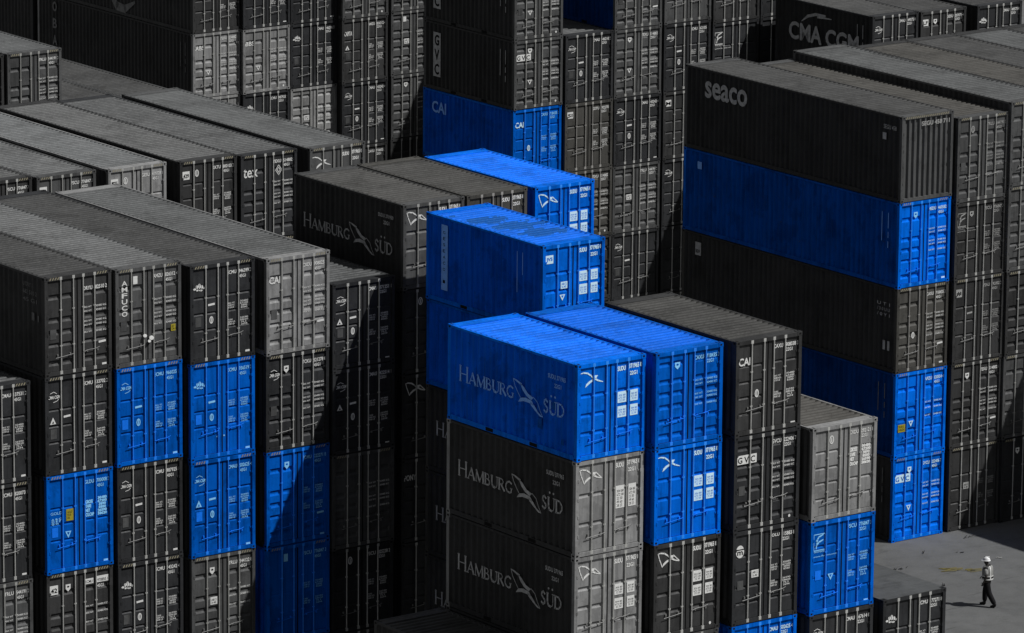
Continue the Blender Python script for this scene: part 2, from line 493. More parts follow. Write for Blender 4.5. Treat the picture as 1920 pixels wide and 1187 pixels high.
class Art:
    """flat artwork in (u, v) metres, mapped onto a wall; every sign, sticker or word block is a piece of its own"""
    def __init__(s): s.v, s.f, s.m, s.t, s.cur, s.n = [], [], [], [], ('lettering', 0), 0
    def piece(s, name): s.n += 1; s.cur = (name, s.n)
    def face(s, ids, mi): s.f.append(ids); s.m.append(mi); s.t.append(s.cur)
    def poly(s, pts, mi=0):
        n = len(s.v); s.v += [tuple(p) for p in pts]; s.face(list(range(n, n + len(pts))), mi)
    def rect(s, x0, y0, x1, y1, mi=0): s.poly([(x0, y0), (x1, y0), (x1, y1), (x0, y1)], mi)
    def text(s, t, x, y, hgt, wid=None, bold=0.02, shear=0.0, mi=0):
        vs, fs, wd = text_polys(t, min(bold, 0.008), shear)
        sx = hgt if wid is None else wid / wd
        e = max(0.0, bold - 0.012) * hgt * 0.9          # bolder strokes: thin layers of paint, each a hair prouder
        for dx, dy, lift in ((0, 0, 0), (e, 0, .12), (-e, 0, .24), (0, e, .36), (0, -e, .48)) if e > 0.002 else ((0, 0, 0),):
            n = len(s.v); s.v += [(x + a * sx + dx, y + b * hgt + dy, lift) for a, b in vs]
            for f in fs: s.face([n + i for i in f], mi)
    def line(s, pts, wd, mi=0):
        ws = wd if isinstance(wd, (list, tuple)) else [wd] * len(pts)
        for (a, b), (wa, wb) in zip(zip(pts[:-1], pts[1:]), zip(ws[:-1], ws[1:])):
            d = Vector((b[0] - a[0], b[1] - a[1]))
            if d.length < 1e-6: continue
            e = d.normalized() * 0.3 * min(wa, wb); n = Vector((-d.y, d.x)).normalized()
            A = Vector(a) - e; B = Vector(b) + e
            s.poly([A - n * wa / 2, B - n * wb / 2, B + n * wb / 2, A + n * wa / 2], mi)
    def ring(s, x, y, rx, ry, t, mi=0, seg=14):
        for i in range(seg):
            a, c = 2 * math.pi * i / seg, 2 * math.pi * (i + 1) / seg
            s.poly([(x + rx * math.cos(a), y + ry * math.sin(a)), (x + rx * math.cos(c), y + ry * math.sin(c)),
                    (x + (rx - t) * math.cos(c), y + (ry - t) * math.sin(c)), (x + (rx - t) * math.cos(a), y + (ry - t) * math.sin(a))], mi)
    def disc(s, x, y, rx, ry, mi=0, seg=12):
        s.poly([(x + rx * math.cos(2 * math.pi * i / seg), y + ry * math.sin(2 * math.pi * i / seg)) for i in range(seg)], mi)
    def emit(s, parent, mats, at, loc=None, rename=None):
        """one mesh object per piece; 'at' turns (u, v, layer) into a point"""
        for tag in dict.fromkeys(s.t):
            b = MB(); nm = (rename or {}).get(tag[0], tag[0])
            for f, mi, tg in zip(s.f, s.m, s.t):
                if tg != tag: continue
                n = len(b.v); b.v += [at(s.v[i][0], s.v[i][1], mi + (s.v[i][2] if len(s.v[i]) > 2 else 0)) for i in f]; b.f.append(list(range(n, n + len(f)))); b.m.append(mi)
            link(nm, b.mesh(nm, 2), parent, mats, loc)
    def front(s, parent, mats, y=0.048, loc=None): s.emit(parent, mats, lambda u, v, mi: (u, y - 0.0025 * mi, v), loc)
    def left(s, parent, mats, L, x=-0.004, loc=None): s.emit(parent, mats, lambda u, v, mi: (x - 0.0025 * mi, L - u, v), loc)

def bird_door(a, x, z, s=0.78, hh=0.5, mi=0, filled=False):
    q = lambda u, v: (x + u * s, z + v * hh)
    a.line([q(0, .97), q(.12, 1.0), q(.30, .93), q(.45, .74), q(.56, .52)], [.02, .04, .045, .04, .03], mi)
    if not filled: a.line([q(0, .97), q(.06, .6), q(.13, .3), q(.2, .0)], .028, mi)
    a.poly([q(.2, 0), q(.24, .22), q(.36, .38), q(.5, .47), q(.6, .5), q(.56, .36), q(.42, .26)], mi)
    a.poly([q(.5, .5), q(.60, .72), q(.76, .70), q(.66, .46), q(.56, .38)], mi)
    a.line([q(.62, .5), q(.78, .34), q(.98, .22)], [.05, .045, .02], mi)
    if not filled: a.line([q(.72, .7), q(.84, .5), q(.99, .24)], .03, mi)

def bird_side(a, x, z, s, hh, mi=0):
    q = lambda u, v: (x + u * s, z + (1 - v) * hh)
    a.line([q(0, 0), q(.10, .03), q(.28, .12)], [.02, .05, .07], mi)
    a.poly([q(.22, .07), q(.36, .18), q(.5, .36), q(.68, .44), q(.6, .55), q(.45, .46), q(.32, .30)], mi)
    a.line([q(0, 0), q(.06, .22), q(.16, .42), q(.24, .56)], .025, mi)
    a.poly([q(.17, .74), q(.25, .58), q(.42, .52), q(.62, .56), q(.70, .70), q(.52, .66), q(.36, .66)], mi)
    a.poly([q(.55, .60), q(.70, .68), q(.84, .88), q(1.0, 1.0), q(.9, 1.0), q(.74, .86), q(.6, .72)], mi)
    a.line([q(.68, .42), q(.82, .56), q(.9, .8), q(.99, .99)], .022, mi)

SER = {  # serif capitals as strokes: (points, weight) with weight 1 thick / 0 thin; box 0..1, width given last
    'H': ([([(.16, 0), (.16, 1)], 1), ([(.84, 0), (.84, 1)], 1), ([(.16, .5), (.84, .5)], 0)], .95, [(.16, 0), (.16, 1), (.84, 0), (.84, 1)]),
    'A': ([([(.08, 0), (.5, 1)], 0), ([(.5, 1), (.9, 0)], 1), ([(.22, .34), (.76, .34)], 0)], .88, [(.08, 0), (.9, 0)]),
    'M': ([([(.10, 0), (.14, 1)], 0), ([(.14, 1), (.5, .05)], 1), ([(.5, .05), (.84, 1)], 0), ([(.84, 1), (.88, 0)], 1)], 1.1, [(.10, 0), (.88, 0)]),
    'B': ([([(.16, 0), (.16, 1)], 1), ([(.16, 1), (.6, .97), (.72, .77), (.6, .55), (.16, .53)], 0), ([(.55, .53), (.8, .40), (.82, .2), (.65, .03), (.16, 0)], .5)], .74, [(.16, 0), (.16, 1)]),
    'U': ([([(.16, 1), (.16, .3), (.3, .05), (.55, 0)], 1), ([(.55, 0), (.78, .08), (.86, .3), (.86, 1)], 0)], .88, [(.16, 1), (.86, 1)]),
    'R': ([([(.16, 0), (.16, 1)], 1), ([(.16, 1), (.6, .97), (.74, .76), (.6, .53), (.16, .50)], 0), ([(.42, .5), (.9, 0)], 1)], .8, [(.16, 0), (.16, 1)]),
    'G': ([([(.86, .86), (.6, 1), (.3, .9), (.12, .62), (.12, .36), (.3, .08), (.6, 0), (.84, .1), (.84, .42)], .6)], .88, [(.84, .42)]),
    'S': ([([(.74, .84), (.5, 1), (.24, .88), (.2, .68), (.46, .52), (.74, .36), (.74, .14), (.46, 0), (.18, .14)], .7)], .66, []),
    'D': ([([(.16, 0), (.16, 1)], 1), ([(.16, 1), (.58, .94), (.84, .66), (.84, .34), (.58, .06), (.16, 0)], .5)], .92, [(.16, 0), (.16, 1)]),
}
def serif(a, word, x, z, hgt, wid, mi=0, big=True):
    tot = sum(SER[c][1] * (1.12 if i == 0 and big else .9) for i, c in enumerate(word))
    k = wid / tot; cx = x
    for i, c in enumerate(word):
        st, w0, sf = SER[c]
        hh = hgt * (1.12 if i == 0 and big else .82); ww = w0 * k * (1.12 if i == 0 and big else .9)
        for pts, wt in st:
            a.line([(cx + p[0] * ww, z + p[1] * hh) for p in pts], 0.028 + 0.042 * wt, mi)
        for sx, sz in sf:
            a.rect(cx + sx * ww - .055, z + sz * hh - .013, cx + sx * ww + .055, z + sz * hh + .013, mi)
        cx += ww
    return cx

CODES = ['CMAU 137531 2', 'ECMU 820073 1', 'ECMU 966025 1', 'ECMU 936519 2', 'ECMU 987925 1', 'CMAU 502625 4', 'ECMU 143242 4',
         'CXDU 908025 1', 'TRLU 544191 2', 'AMZU 826312 4', 'DRYU 682510 2', 'CAXU 718435 3', 'FSCU 776847 3', 'TCKU 521278 0', 'CMAU 167614 0']
ROWS = ['MAX. WT.\n30480 KG\n67200 LB', 'TARE\n3890 KG\n8580 LB', 'NET\n26590 KG\n58620 LB', 'CU. CAP.\n76.3 CU.M\n2694 CU.FT']
VALS = ['30480\n67200\n 3890\n 8580', '26590\n58620\n 76.3\n 2694']

def door_art(h, marks, col_key):
    """returns two artworks: left door emblems and right door codes (slots: 0 lettering, 1 second layer)"""
    a, c = Art(), Art()
    Z = lambda f: h * (1 - f)
    ids = None
    NAMES = dict(crest='crest', tri='triangle_sticker', trid='triangle_sticker', pill='sticker', ring='round_sticker', ringt='round_sticker', dot='sticker',
                 note='notice', notet='notice', code='identification_code', coden='identification_code', codeb='identification_code', num='identification_code',
                 data='weight_table', data4='weight_table', datr='weight_table', gold='lettering', tag='sticker', pilr='sticker', box='emblem', gvc='emblem')
    for t in marks:
        k, _, arg = t.partition(':')
        a.piece(NAMES.get(k, 'emblem')); c.piece(NAMES.get(k, 'emblem'))
        if k == 'cma':
            a.text('CMA CGM', .15, Z(.225) , .10, .42, .05, .25); a.line([(.22, Z(.17)), (.34, Z(.155)), (.45, Z(.175))], .018); a.line([(.33, Z(.26)), (.45, Z(.252)), (.52, Z(.235))], .018)
        elif k == 'dia':
            cx, cz = .36, Z(.235)
            for dx, dz, rx, rz_ in ((-.16, -.015, .055, .035), (-.075, .05, .045, .065), (.015, .065, .05, .085), (.105, .035, .05, .06), (.175, -.01, .04, .035), (-.05, -.06, .07, .028), (.075, -.075, .06, .03)):
                a.disc(cx + dx, cz + dz, rx, rz_, 0, 10)
            for dx in (-.12, -.03, .06, .14): a.line([(cx + dx, cz - .11), (cx + dx + .05, cz + .13)], .014, 1)
        elif k == 'txt':
            a.text(arg, .15, Z(.26), .19, .46, .035)
        elif k == 'tex':
            a.text('tex', .13, Z(.265), .32, .62, .02); q = (1.66, Z(.22))
            for s in (.13, .07): c.line([(q[0] - s, q[1]), (q[0], q[1] + s * 1.4), (q[0] + s, q[1]), (q[0], q[1] - s * 1.4), (q[0] - s, q[1])], .022)
        elif k == 'cai':
            a.text('CAI', .14, Z(.265), .22, .42, .045)
        elif k == 'vert':
            for i, ch in enumerate(arg): a.text(ch, .26, Z(.135 + .062 * (i + .6)), .15, .20 if ch != 'I' else .06, .04)
        elif k == 'gvc':
            a.rect(.12, Z(.30), .86, Z(.205)); 
            for i, ch in enumerate('GVC'): a.text(ch, .17 + i * .235, Z(.287), .175, .16, .03, 0, 1)
        elif k == 'bird': bird_door(a, .18, Z(.245), .78, .42)
        elif k == 'birdf': bird_door(a, .15, Z(.25), .80, .44, 0, True)
        elif k == 'box':
            a.rect(.14, Z(.215), .44, Z(.12)); a.text(arg or '42F', .175, Z(.195), .14, .23, .05, 0, 1)
        elif k == 'crest': a.poly([(.72, Z(.13)), (.90, Z(.13)), (.90, Z(.175)), (.81, Z(.205)), (.72, Z(.175))]); a.disc(.81, Z(.155), .045, .03, 1)
        elif k == 'flor':
            a.line([(.15, Z(.14)), (.58, Z(.14)), (.58, Z(.31)), (.15, Z(.31)), (.15, Z(.14))], .025)
            for dz in (0, .055): a.line([(.24, Z(.265 - dz)), (.34, Z(.225 - dz)), (.5, Z(.205 - dz))], [.02, .055, .03])
            a.line([(.24, Z(.29)), (.28, Z(.22)), (.3, Z(.19))], .035); a.text('florens', .16, Z(.335), .07, .40, .03); a.text('www.florens.com', .14, Z(.385), .05, .9, .02)
        elif k == 'face':
            a.disc(.30, Z(.22), .15, .19, 0, 16); a.text('m', .20, Z(.255), .11, .20, .06, 0, 1); a.rect(.15, Z(.205), .45, Z(.193), 1)
        elif k == 'tri': a.poly([(.20, Z(.48)), (.42, Z(.48)), (.31, Z(.41))]); a.poly([(.27, Z(.472)), (.35, Z(.472)), (.31, Z(.445))], 1)
        elif k == 'trid': a.poly([(.70, Z(.585)), (.92, Z(.585)), (.81, Z(.655))]); a.poly([(.76, Z(.595)), (.86, Z(.595)), (.81, Z(.625))], 1)
        elif k == 'pill': a.line([(.72, Z(.42)), (.93, Z(.415))], .065)
        elif k == 'ring': a.ring(.82, Z(.575), .075, .12, .032); a.line([(.82, Z(.60)), (.82, Z(.55))], .03)
        elif k == 'ringt': a.ring(.75, Z(.155), .085, .13, .032); a.line([(.75, Z(.18)), (.75, Z(.135))], .035)
        elif k == 'dot': a.disc(2.12, Z(.935), .04, .045)
        elif k == 'tag': c.rect(2.10, Z(.955), 2.26, Z(.935))
        elif k == 'pilr': c.line([(2.0, Z(.72)), (2.22, Z(.715))], .065)
        elif k == 'note': a.rect(.74, Z(.52), 1.0, Z(.44)); a.text('AB12\nX-40', .77, Z(.51), .16, .2, .02, 0, 1)
        elif k == 'notet': a.rect(.68, Z(.17), .84, Z(.09)); 
        elif k == 'pair': a.rect(1.0, Z(.79), 1.05, Z(.775)); c.rect(1.26, Z(.79), 1.31, Z(.775))
        elif k == 'gold': a.text('GOLD', .17, Z(.40), .09, .42, .03); a.text('A B C\nD E F\nG H', .2, Z(.50), .2, .36, .03)
        elif k == 'sea':   # white data panels of the shipping line
            for zz in (.35, .50) if arg != 'one' else ():
                for xx, ww in ((1.47, .31), (1.92, .27)):
                    c.piece('data_panel'); c.rect(xx, Z(zz + .115), xx + ww, Z(zz)); c.text('304 80\n672 00\n 22 50', xx + .03, Z(zz + .10), .20, ww - .06, .0, 0, 1)
            if arg == 'one':
                for xx, ww in ((1.47, .31), (1.92, .27)):
                    c.piece('data_panel'); c.rect(xx, Z(.56), xx + ww, Z(.325)); c.text('304 80\n672 00\n22 50\n49 60\n28 23', xx + .03, Z(.545), .50, ww - .06, .0, 0, 1)
        elif k == 'code':
            p = arg.split(' ')
            c.text(p[0], 1.42, Z(.135), .115, .34, .035); c.text(p[1] + ' ' + p[2], 1.86, Z(.135), .115, .47, .035); c.text('45G1' if h > 3 else '22G1', 1.88, Z(.185), .10, .24, .035)
        elif k == 'coden':      # painted-out code box
            c.rect(1.42, Z(.165), 1.74, Z(.11)); c.rect(1.86, Z(.165), 2.30, Z(.10)); c.text('ECMU', 1.45, Z(.155), .09, .26, .03, 0, 1); c.text('970850 1', 1.89, Z(.155), .09, .38, .03, 0, 1); c.text('45G1', 1.88, Z(.215), .10, .24, .035)
        elif k == 'codeb':      # dense code with size line, shipping line style
            c.text('SUDU', 1.46, Z(.135), .13, .28, .06); c.text('371965 0', 1.86, Z(.125), .13, .46, .06); c.text('22G1', 1.90, Z(.195), .11, .26, .06)
        elif k == 'data':
            for i, zz in enumerate((.395, .565)):
                c.text(ROWS[i + (1 if arg == 'b' else 0)], 1.45, Z(zz + .09), .19, .26, .01); c.text(VALS[i], 1.90, Z(zz + .105), .26, .30, .02)
        elif k == 'data4':
            c.text('GROSS\nTARE\nNET\nCU.CAP', 1.45, Z(.47), .52, .30, .03); c.text('30480\n67200\n 3890\n 8580\n26590\n58620', 1.90, Z(.47), .58, .32, .03)
        elif k == 'datr':       # bright worn rows across the ribs
            for zz in (.36, .40, .50, .54, .61) if arg != 's' else (.40, .47, .56):
                c.text('MAX WT', 1.43, Z(zz), .055, .30, .04); c.text('30480 KG', 1.88, Z(zz), .06, .38, .04)
        elif k == 'num':
            c.text(arg, 1.43, Z(.18), .12, .86, .04)
    return a, c

UBL = []
SIDES = {}
def side_art(kind, L, h):
    a = Art(); Z = lambda d: h - d
    a.piece('side_lettering')
    if kind == 'hs':
        x = serif(a, 'HAMBURG', .56, Z(1.56), .40, 2.66); a.piece('bird_emblem'); bird_side(a, 3.18, Z(1.84), 1.42, .86); a.piece('side_lettering')
        serif(a, 'SUD', 4.60, Z(1.66), .46, 1.02, 0, False); 
        for u in (4.98, 5.16): a.disc(u, Z(1.14), .04, .035, 0, 8)
        a.piece('identification_code'); a.text('SUDU 371965', 4.82, Z(.62), .13, .82, .04); a.text('22G1', 5.12, Z(.86), .12, .32, .04)
    elif kind == 'hsb':
        x = serif(a, 'HAMBURG', .56, Z(1.66), .40, 2.66); a.piece('bird_emblem'); bird_side(a, 3.18, Z(1.94), 1.42, .86); a.piece('side_lettering')
        serif(a, 'SUD', 4.60, Z(1.76), .46, 1.02, 0, False)
        for u in (4.98, 5.16): a.disc(u, Z(1.24), .04, .035, 0, 8)
        a.piece('identification_code'); a.text('SUDU 371950', 4.80, Z(.58), .12, .84, .04); a.text('22G1', 5.10, Z(.80), .12, .32, .04)
    elif kind == 'seaco':
        a.text('seaco', 1.22, Z(1.06), .60, 2.45, .05); a.piece('identification_code'); a.text('SEGU 458', 11.45, Z(.55), .16, .7, .02); a.rect(11.4, Z(.95), 11.6, Z(.7)); 
    elif kind == 'cai':
        a.text('CAI', .65, Z(.92), .46, .95, .04)
    elif kind == 'gvc':
        a.rect(.66, Z(2.25), 1.16, Z(.42))
        for i, ch in enumerate('GVC'): a.text(ch, .76, Z(.95 + i * .6), .42, .30, .05, 0, 1)
        vlines(a, L, h)
    elif kind == 'cma':
        a.text('CMA CGM', .92, Z(1.64), .70, 4.40, .05); a.piece('swoosh'); a.line([(1.7, Z(.84)), (2.1, Z(.58)), (2.6, Z(.44)), (3.2, Z(.42))], [.03, .12, .12, .08]); a.line([(2.7, Z(.52)), (3.6, Z(.50))], [.12, .03]); vlines(a, L, h)
    elif kind == 'stripbox':
        a.rect(.84, Z(2.38), 1.18, Z(.25)); 
        for i in range(9): a.text('GESEACO I'[i], .93, Z(.55 + .2 * i), .10, .12, .02, 0, 1)
        a.piece('vertical_code'); a.line([(4.86, Z(.4)), (4.86, Z(1.7))], .03); a.line([(5.14, Z(.4)), (5.14, Z(1.1))], .03)
    elif kind == 'text40':
        for r, s in enumerate(('U DRY 1', '682 510 2', '45 G1')): a.text(s, L - 1.25, Z(.42 + r * .24), .13, .8 if r else .55, .02)
        a.piece('side_sticker'); a.rect(L - .75, Z(1.45), L - .6, Z(1.2)); a.piece('side_sticker'); a.rect(L - .4, Z(1.45), L - .34, Z(1.25))
    elif kind == 'vert40': vlines(a, L, h); a.piece('side_sticker'); a.rect(.85, Z(.70), 1.1, Z(.42), 0)
    elif kind == 'plate40':
        a.rect(.80, Z(.85), 1.15, Z(.35)); a.text('BDF', .84, Z(.75), .12, .25, .04, 0, 1)
        a.piece('identification_code')
        for r, s in enumerate(('U T 1', '/ 3 0 U U', '/ 0 Y 1')): a.text(s, L - 1.1, Z(.72 + r * .2), .12, .7, .02)
        a.piece('side_sticker'); a.rect(L - .75, Z(2.35), L - .62, Z(2.0)); a.piece('side_sticker'); a.rect(L - .5, Z(2.35), L - .38, Z(2.0))
    elif kind == 'oba':
        for i, ch in enumerate('OBA'): a.text(ch, 1.28, Z(.62 + i * .75), .42, .32, .05)
        vlines(a, L, h)
    elif kind == 'swirl':
        a.line([(6.1, Z(2.1)), (6.5, Z(2.45)), (7.1, Z(2.5)), (7.9, Z(2.1))], [.25, .4, .35, .1])
    return a
def vlines(a, L, h):
    Z = lambda d: h - d
    a.piece('vertical_code')
    for u, d0, d1 in ((L - .95, .45, 1.5), (L - .6, .45, 1.0), (L - .6, 1.15, 1.35), (L - .6, 1.5, 1.72)):
        a.line([(u, Z(d0)), (u, Z(d1))], .035)

# ------------------------------------------------------------------ containers
def container(x, y, z, L, h, spec, scale_z=1.0, rz=0.0, detail=2):
    """x, y: left front bottom corner of the footprint; every part is a mesh of its own under an Empty"""
    c = spec['c']; st = spec['s']
    root = mk_empty('shipping_container', (x + W / 2 - OX, y + L / 2 - OY, z), spec['label'], 'container', spec['group'], rz)
    root.scale = (1, 1, scale_z)
    off = (-W / 2, -L / 2, 0)
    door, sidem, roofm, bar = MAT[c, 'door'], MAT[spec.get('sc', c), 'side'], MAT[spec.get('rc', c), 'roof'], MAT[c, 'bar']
    hc = h > 3
    bodym = sidem if spec.get('sc') else door
    link('frame', cached(('fr', L, h), frame_mesh, L, h, hc), root, [door, M_DARK, sidem if spec.get('sc') else door], off)
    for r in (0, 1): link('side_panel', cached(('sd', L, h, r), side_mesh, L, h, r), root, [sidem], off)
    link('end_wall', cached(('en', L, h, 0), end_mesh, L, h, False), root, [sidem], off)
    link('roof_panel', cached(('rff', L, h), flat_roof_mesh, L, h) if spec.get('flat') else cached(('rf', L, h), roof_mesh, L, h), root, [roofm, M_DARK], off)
    letter = {'blue': M_PALEB, 'bright': M_ICE}.get(c, M_WHITE)
    if spec.get('dim'): letter = M_DIM
    if st == 'end':
        link('end_wall', cached(('en', L, h, 1), end_mesh, L, h, True), root, [door], off)
        link('warning_stripes', cached(('wf', h), stripe_full_mesh, h), root, [M_STR], off)
        a = Art(); a.text('SEGU 458 711', .95, h - .42, .16, 1.3, .04)
        a.piece('identification_code'); a.t = [('identification_code', 0)] * len(a.t); a.front(root, [M_DIM, M_DIM], 0.022, off)
    else:
        ds = []
        for s in (0, 1):
            d = link('door', cached(('dr', h, st, s), door_mesh, h, st, s), root, [door, M_DARK], off)
            ds.append(d)
            if detail >= 1:
                for i in (2 * s, 2 * s + 1):
                    link('lock_rod', cached(('br', h, i), bar_mesh, h, i), d, [bar])
            if detail >= 2:
                zf = spec.get('hz', (0.735, 0.78, 0.81)[int(abs(x * 7.3 + z * 3.1)) % 3])
                link('handle', cached(('hd', h, s, zf), handle_mesh, h, s, zf), d, [M_BPL if c in ('blue', 'bright') else M_HAND])
        if spec['marks']:
            a, b = door_art(h, spec['marks'], c)
            under = door if c in ('blue', 'bright') else M_DARK
            if a.v: a.front(ds[0], [letter if not spec.get('el') else spec['el'], under])
            if b.v: b.front(ds[1], [letter, under])
            if 'plate' in spec['marks']:
                a = Art(); a.piece('data_plate'); a.rect(.22, h * .37, .44, h * .47)
                a.front(ds[0], [MAT['mid', 'door'] if c not in ('blue', 'bright') else M_BPL, M_DARK], 0.049)
            if 'yel' in spec['marks']:
                a = Art(); a.piece('yellow_sticker'); a.rect(.74, h * .52, 1.0, h * .64); a.text('GOLD\nPLUS\nOK', .78, h * .54, h * .08, .18, .0, 0, 1)
                a.front(ds[0], [M_YEL, M_DARK], 0.044)
            if 'yelr' in spec['marks']:
                a = Art(); a.piece('yellow_sticker'); a.rect(2.07, h * .30, 2.24, h * .37); a.text('EE\nOK', 2.10, h * .312, h * .045, .11, .0, 0, 1)
                a.front(ds[1], [M_YEL, M_DARK], 0.044)
            if 'yell' in spec['marks']:
                a = Art(); a.piece('yellow_sticker'); a.rect(.20, h * .30, .54, h * .39); a.text('MAX\nHIGH', .24, h * .315, h * .06, .26, .0, 0, 1)
                a.front(ds[0], [M_YEL, M_DARK], 0.044)
            if 'seal' in spec['marks']:
                for (sx, sz, r0) in ((1.06, .30, .06), (1.30, .27, .075), (1.22, .24, .05)):
                    a = MB(); a.cyl((sx, -.03, h * sz), (sx + .02, .0, h * sz - .02), r0, 7)
                    link('seal_tag', a.mesh('seal_tag'), root, [M_WHITE], off)
        if hc: link('warning_stripes', cached(('ws', h), stripe_mesh, h), root, [M_STR], off)
    if spec.get('side'):
        a = side_art(spec['side'], L, h)
        a.left(root, [spec.get('sl', M_SIDE), M_DARK], L, -0.004, off)
        if spec['side'] == 'hs' and c == 'bright':
            for (u, z0, z1, w_) in ((4.35, .62, .95, .22), (5.45, .35, .55, .14), (5.0, 1.3, 1.55, .16)):
                q = Art(); q.piece('repair_patch'); q.poly([(u, z0 + .03), (u + w_, z0), (u + w_ * .9, z1), (u + .02, z1 - .04)])
                q.left(root, [MAT['deep', 'side'], M_DARK], L, -0.003, off)
    return root

ALL = []
UPW = ['first', 'second', 'third', 'fourth', 'fifth', 'sixth', 'seventh']
ORD = ['top', 'second', 'third', 'fourth', 'fifth', 'sixth', 'seventh']
def T(hh, c, s, look, marks='', **kw):
    d = dict(h=HC if hh == 'H' else HS, c=c, s=s, look=look, marks=[q.replace('_', ' ') for q in marks.split()])
    d.update(kw); return d

def stack(x, y, top, L, where, tiers, group, hidden=0, below=0, hcol='dark'):
    """tiers are listed from the top down; 'hidden' more stand under them, out of the photograph"""
    z = top; tot = sum(t['h'] for t in tiers)
    for i, t in enumerate(tiers):
        z -= t['h']
        t = dict(t)
        t['label'] = '%s, %s of %s' % (t['look'], ORD[i] if i < len(tiers) + hidden else ORD[i], where)
        t['group'] = group
        jx = rnd.uniform(-.014, .014); jy = rnd.uniform(-.02, .02)
        container(x + jx, y + jy, max(z, 0.0) if (hidden == 0 and i == len(tiers) - 1 and abs(z) < .6) else z, L, t['h'], t, 1.0, R(rnd.uniform(-.08, .08)))
    if hidden:
        hh = z / hidden
        base = HC if abs(hh - HC) < abs(hh - HS) else HS
        for k in range(hidden):
            z -= hh
            sp = dict(c=hcol, s='ribs', marks=[], label='unseen dark box, %s up from the yard in %s' % (UPW[hidden - 1 - k], where), group=group)
            container(x + rnd.uniform(-.01, .01), y, max(z, 0), L, base, sp, hh / base, 0.0, 1)

exec_order = []
# ------------------------------------------------------------------ ground
def ground_material():
    m, t, p = nodes_of('yard_concrete')
    tc = N(t, 'ShaderNodeTexCoord'); v = tc.outputs['Object']
    a = noise(t, v, 0.12, 6, 0.6); b = noise(t, v, 1.3, 8, 0.7); c = noise(t, v, 18.0, 6, 0.8)
    base = mixc(t, 1.0, (0.118, 0.119, 0.118), ramp(t, a, [(0.3, 0.82), (0.7, 1.15)]), 'MULTIPLY')
    base = mixc(t, 1.0, base, ramp(t, b, [(0.3, 0.80), (0.5, 1.0), (0.75, 1.12)]), 'MULTIPLY')
    base = mixc(t, 1.0, base, ramp(t, c, [(0.35, 0.86), (0.65, 1.12)]), 'MULTIPLY')
    mp = N(t, 'ShaderNodeMapping'); mp.inputs['Scale'].default_value = (0.5, 3.5, 1); mp.inputs['Rotation'].default_value = (0, 0, R(35))
    t.links.new(v, mp.inputs[0])
    s = ramp(t, noise(t, mp.outputs[0], 1.0, 5, 0.7), [(0.60, 1.0), (0.70, 0.62)])
    base = mixc(t, 1.0, base, s, 'MULTIPLY')
    t.links.new(base, p.inputs['Base Color'])
    p.inputs['Roughness'].default_value = 0.85
    p.inputs['Specular IOR Level'].default_value = 0.15
    bm = N(t, 'ShaderNodeBump'); bm.inputs['Strength'].default_value = 0.5; bm.inputs['Distance'].default_value = 0.02
    t.links.new(b, bm.inputs['Height']); t.links.new(bm.outputs[0], p.inputs['Normal'])
    return m
g = MB(); g.poly([(-1500, -1500, 0), (1500, -1500, 0), (1500, 1500, 0), (-1500, 1500, 0)])
go = link('ground', g.mesh('ground'), None, [ground_material()]); go['kind'] = 'structure'

# ------------------------------------------------------------------ the stacks
FR, LR, UL, HR, QR, FRR, RR, CR = ('containers of the front centre row', 'containers of the left row', 'containers of the upper left row',
    'containers of the middle rows', 'containers of the rear centre row', 'containers of the far rear row', 'containers of the right row', 'containers of the top right row')
k = KZ
# nearest row, 20-foot boxes
stack(94.86, 123.69, 15.98*k, LS, 'nearest centre stack', [
    T('S', 'bright', 'bird', 'bright blue box with serif lettering and bird', 'birdf codeb sea', side='hs', sl=M_BLUEL),
    T('S', 'light', 'bird2', 'pale grey-doored box with one tall data panel', 'bird codeb sea:one', side='hs', sc='char', hz=.80),  # char sides put shade into the paint, down to the lowest listed tier
    T('S', 'light', 'bird', 'pale grey-doored box with four data panels', 'bird codeb sea', side='hs', sc='char'),
    T('S', 'mid', 'bird', 'grey-doored box cut by the frame bottom', 'bird codeb sea', side='hs', sc='char')], FR, 2)
stack(97.48, 123.45, 16.0*k, LS, 'second front stack', [
    T('S', 'blue', 'ribs2', 'ribbed blue box with small pale writing', 'code:CAXU_718435_3 datr crest'),
    T('S', 'bright', 'bird', 'blue box with bird emblem, grey box below', 'birdf codeb sea'),
    T('S', 'dark', 'bird', 'dark box with white bird outline', 'bird codeb sea dot'),
    T('S', 'mid', 'bird', 'grey box cut by the frame bottom', 'codeb')], FR, 2)
stack(100.28, 123.3, 15.98*k, LS, 'third front stack', [
    T('S', 'dark', 'ledge4', 'dark box with three white capitals', 'cai ring code:CAXU_908038_3 data tag', rc='rw'),
    T('S', 'char', 'ribs2', 'near-black box with boxed black capitals', 'gvc code:GVCU_222406_7 datr plate dot'),
    T('S', 'char', 'ledge4', 'near-black box with round white emblem', 'face note plate code:JOLU_115883_8 data'),
    T('S', 'bright', 'ledge', 'blue box just showing its header', 'code:CMAU_502625_4')], FR, 2, hcol='dark')
stack(103.02, 123.1, 13.30*k, LS, 'fourth front stack', [
    T('S', 'light', 'ledge4', 'weathered pale grey box with a ring sticker', 'ringt code:CXDU_292121_8 data4', rc='rb'),
    T('S', 'blue', 'ledge4', 'blue box with a framed double-stroke emblem', 'flor trid code:FSCU_776847_3 data plate tag'),
    T('S', 'char', 'ledge', 'dark box with white number at bottom', 'cma code:CMAU_167614_0')], FR, 2)
stack(105.75, 123.0, 8.18*k, LS, 'low front right stack', [
    T('S', 'char', 'ledge', 'dark box with white fan emblem by the yard', 'dia code:ECMU_177271_8 data', rc='rl', flat=1)], FR, 2)
stack(92.30, 123.72, 8.17*k, LS, 'shaded low front stack', [
    T('S', 'dark', 'ribs', 'shaded box with ribbed dark roof', 'code:DRYU_682510_2', rc='r70')], FR, 2)
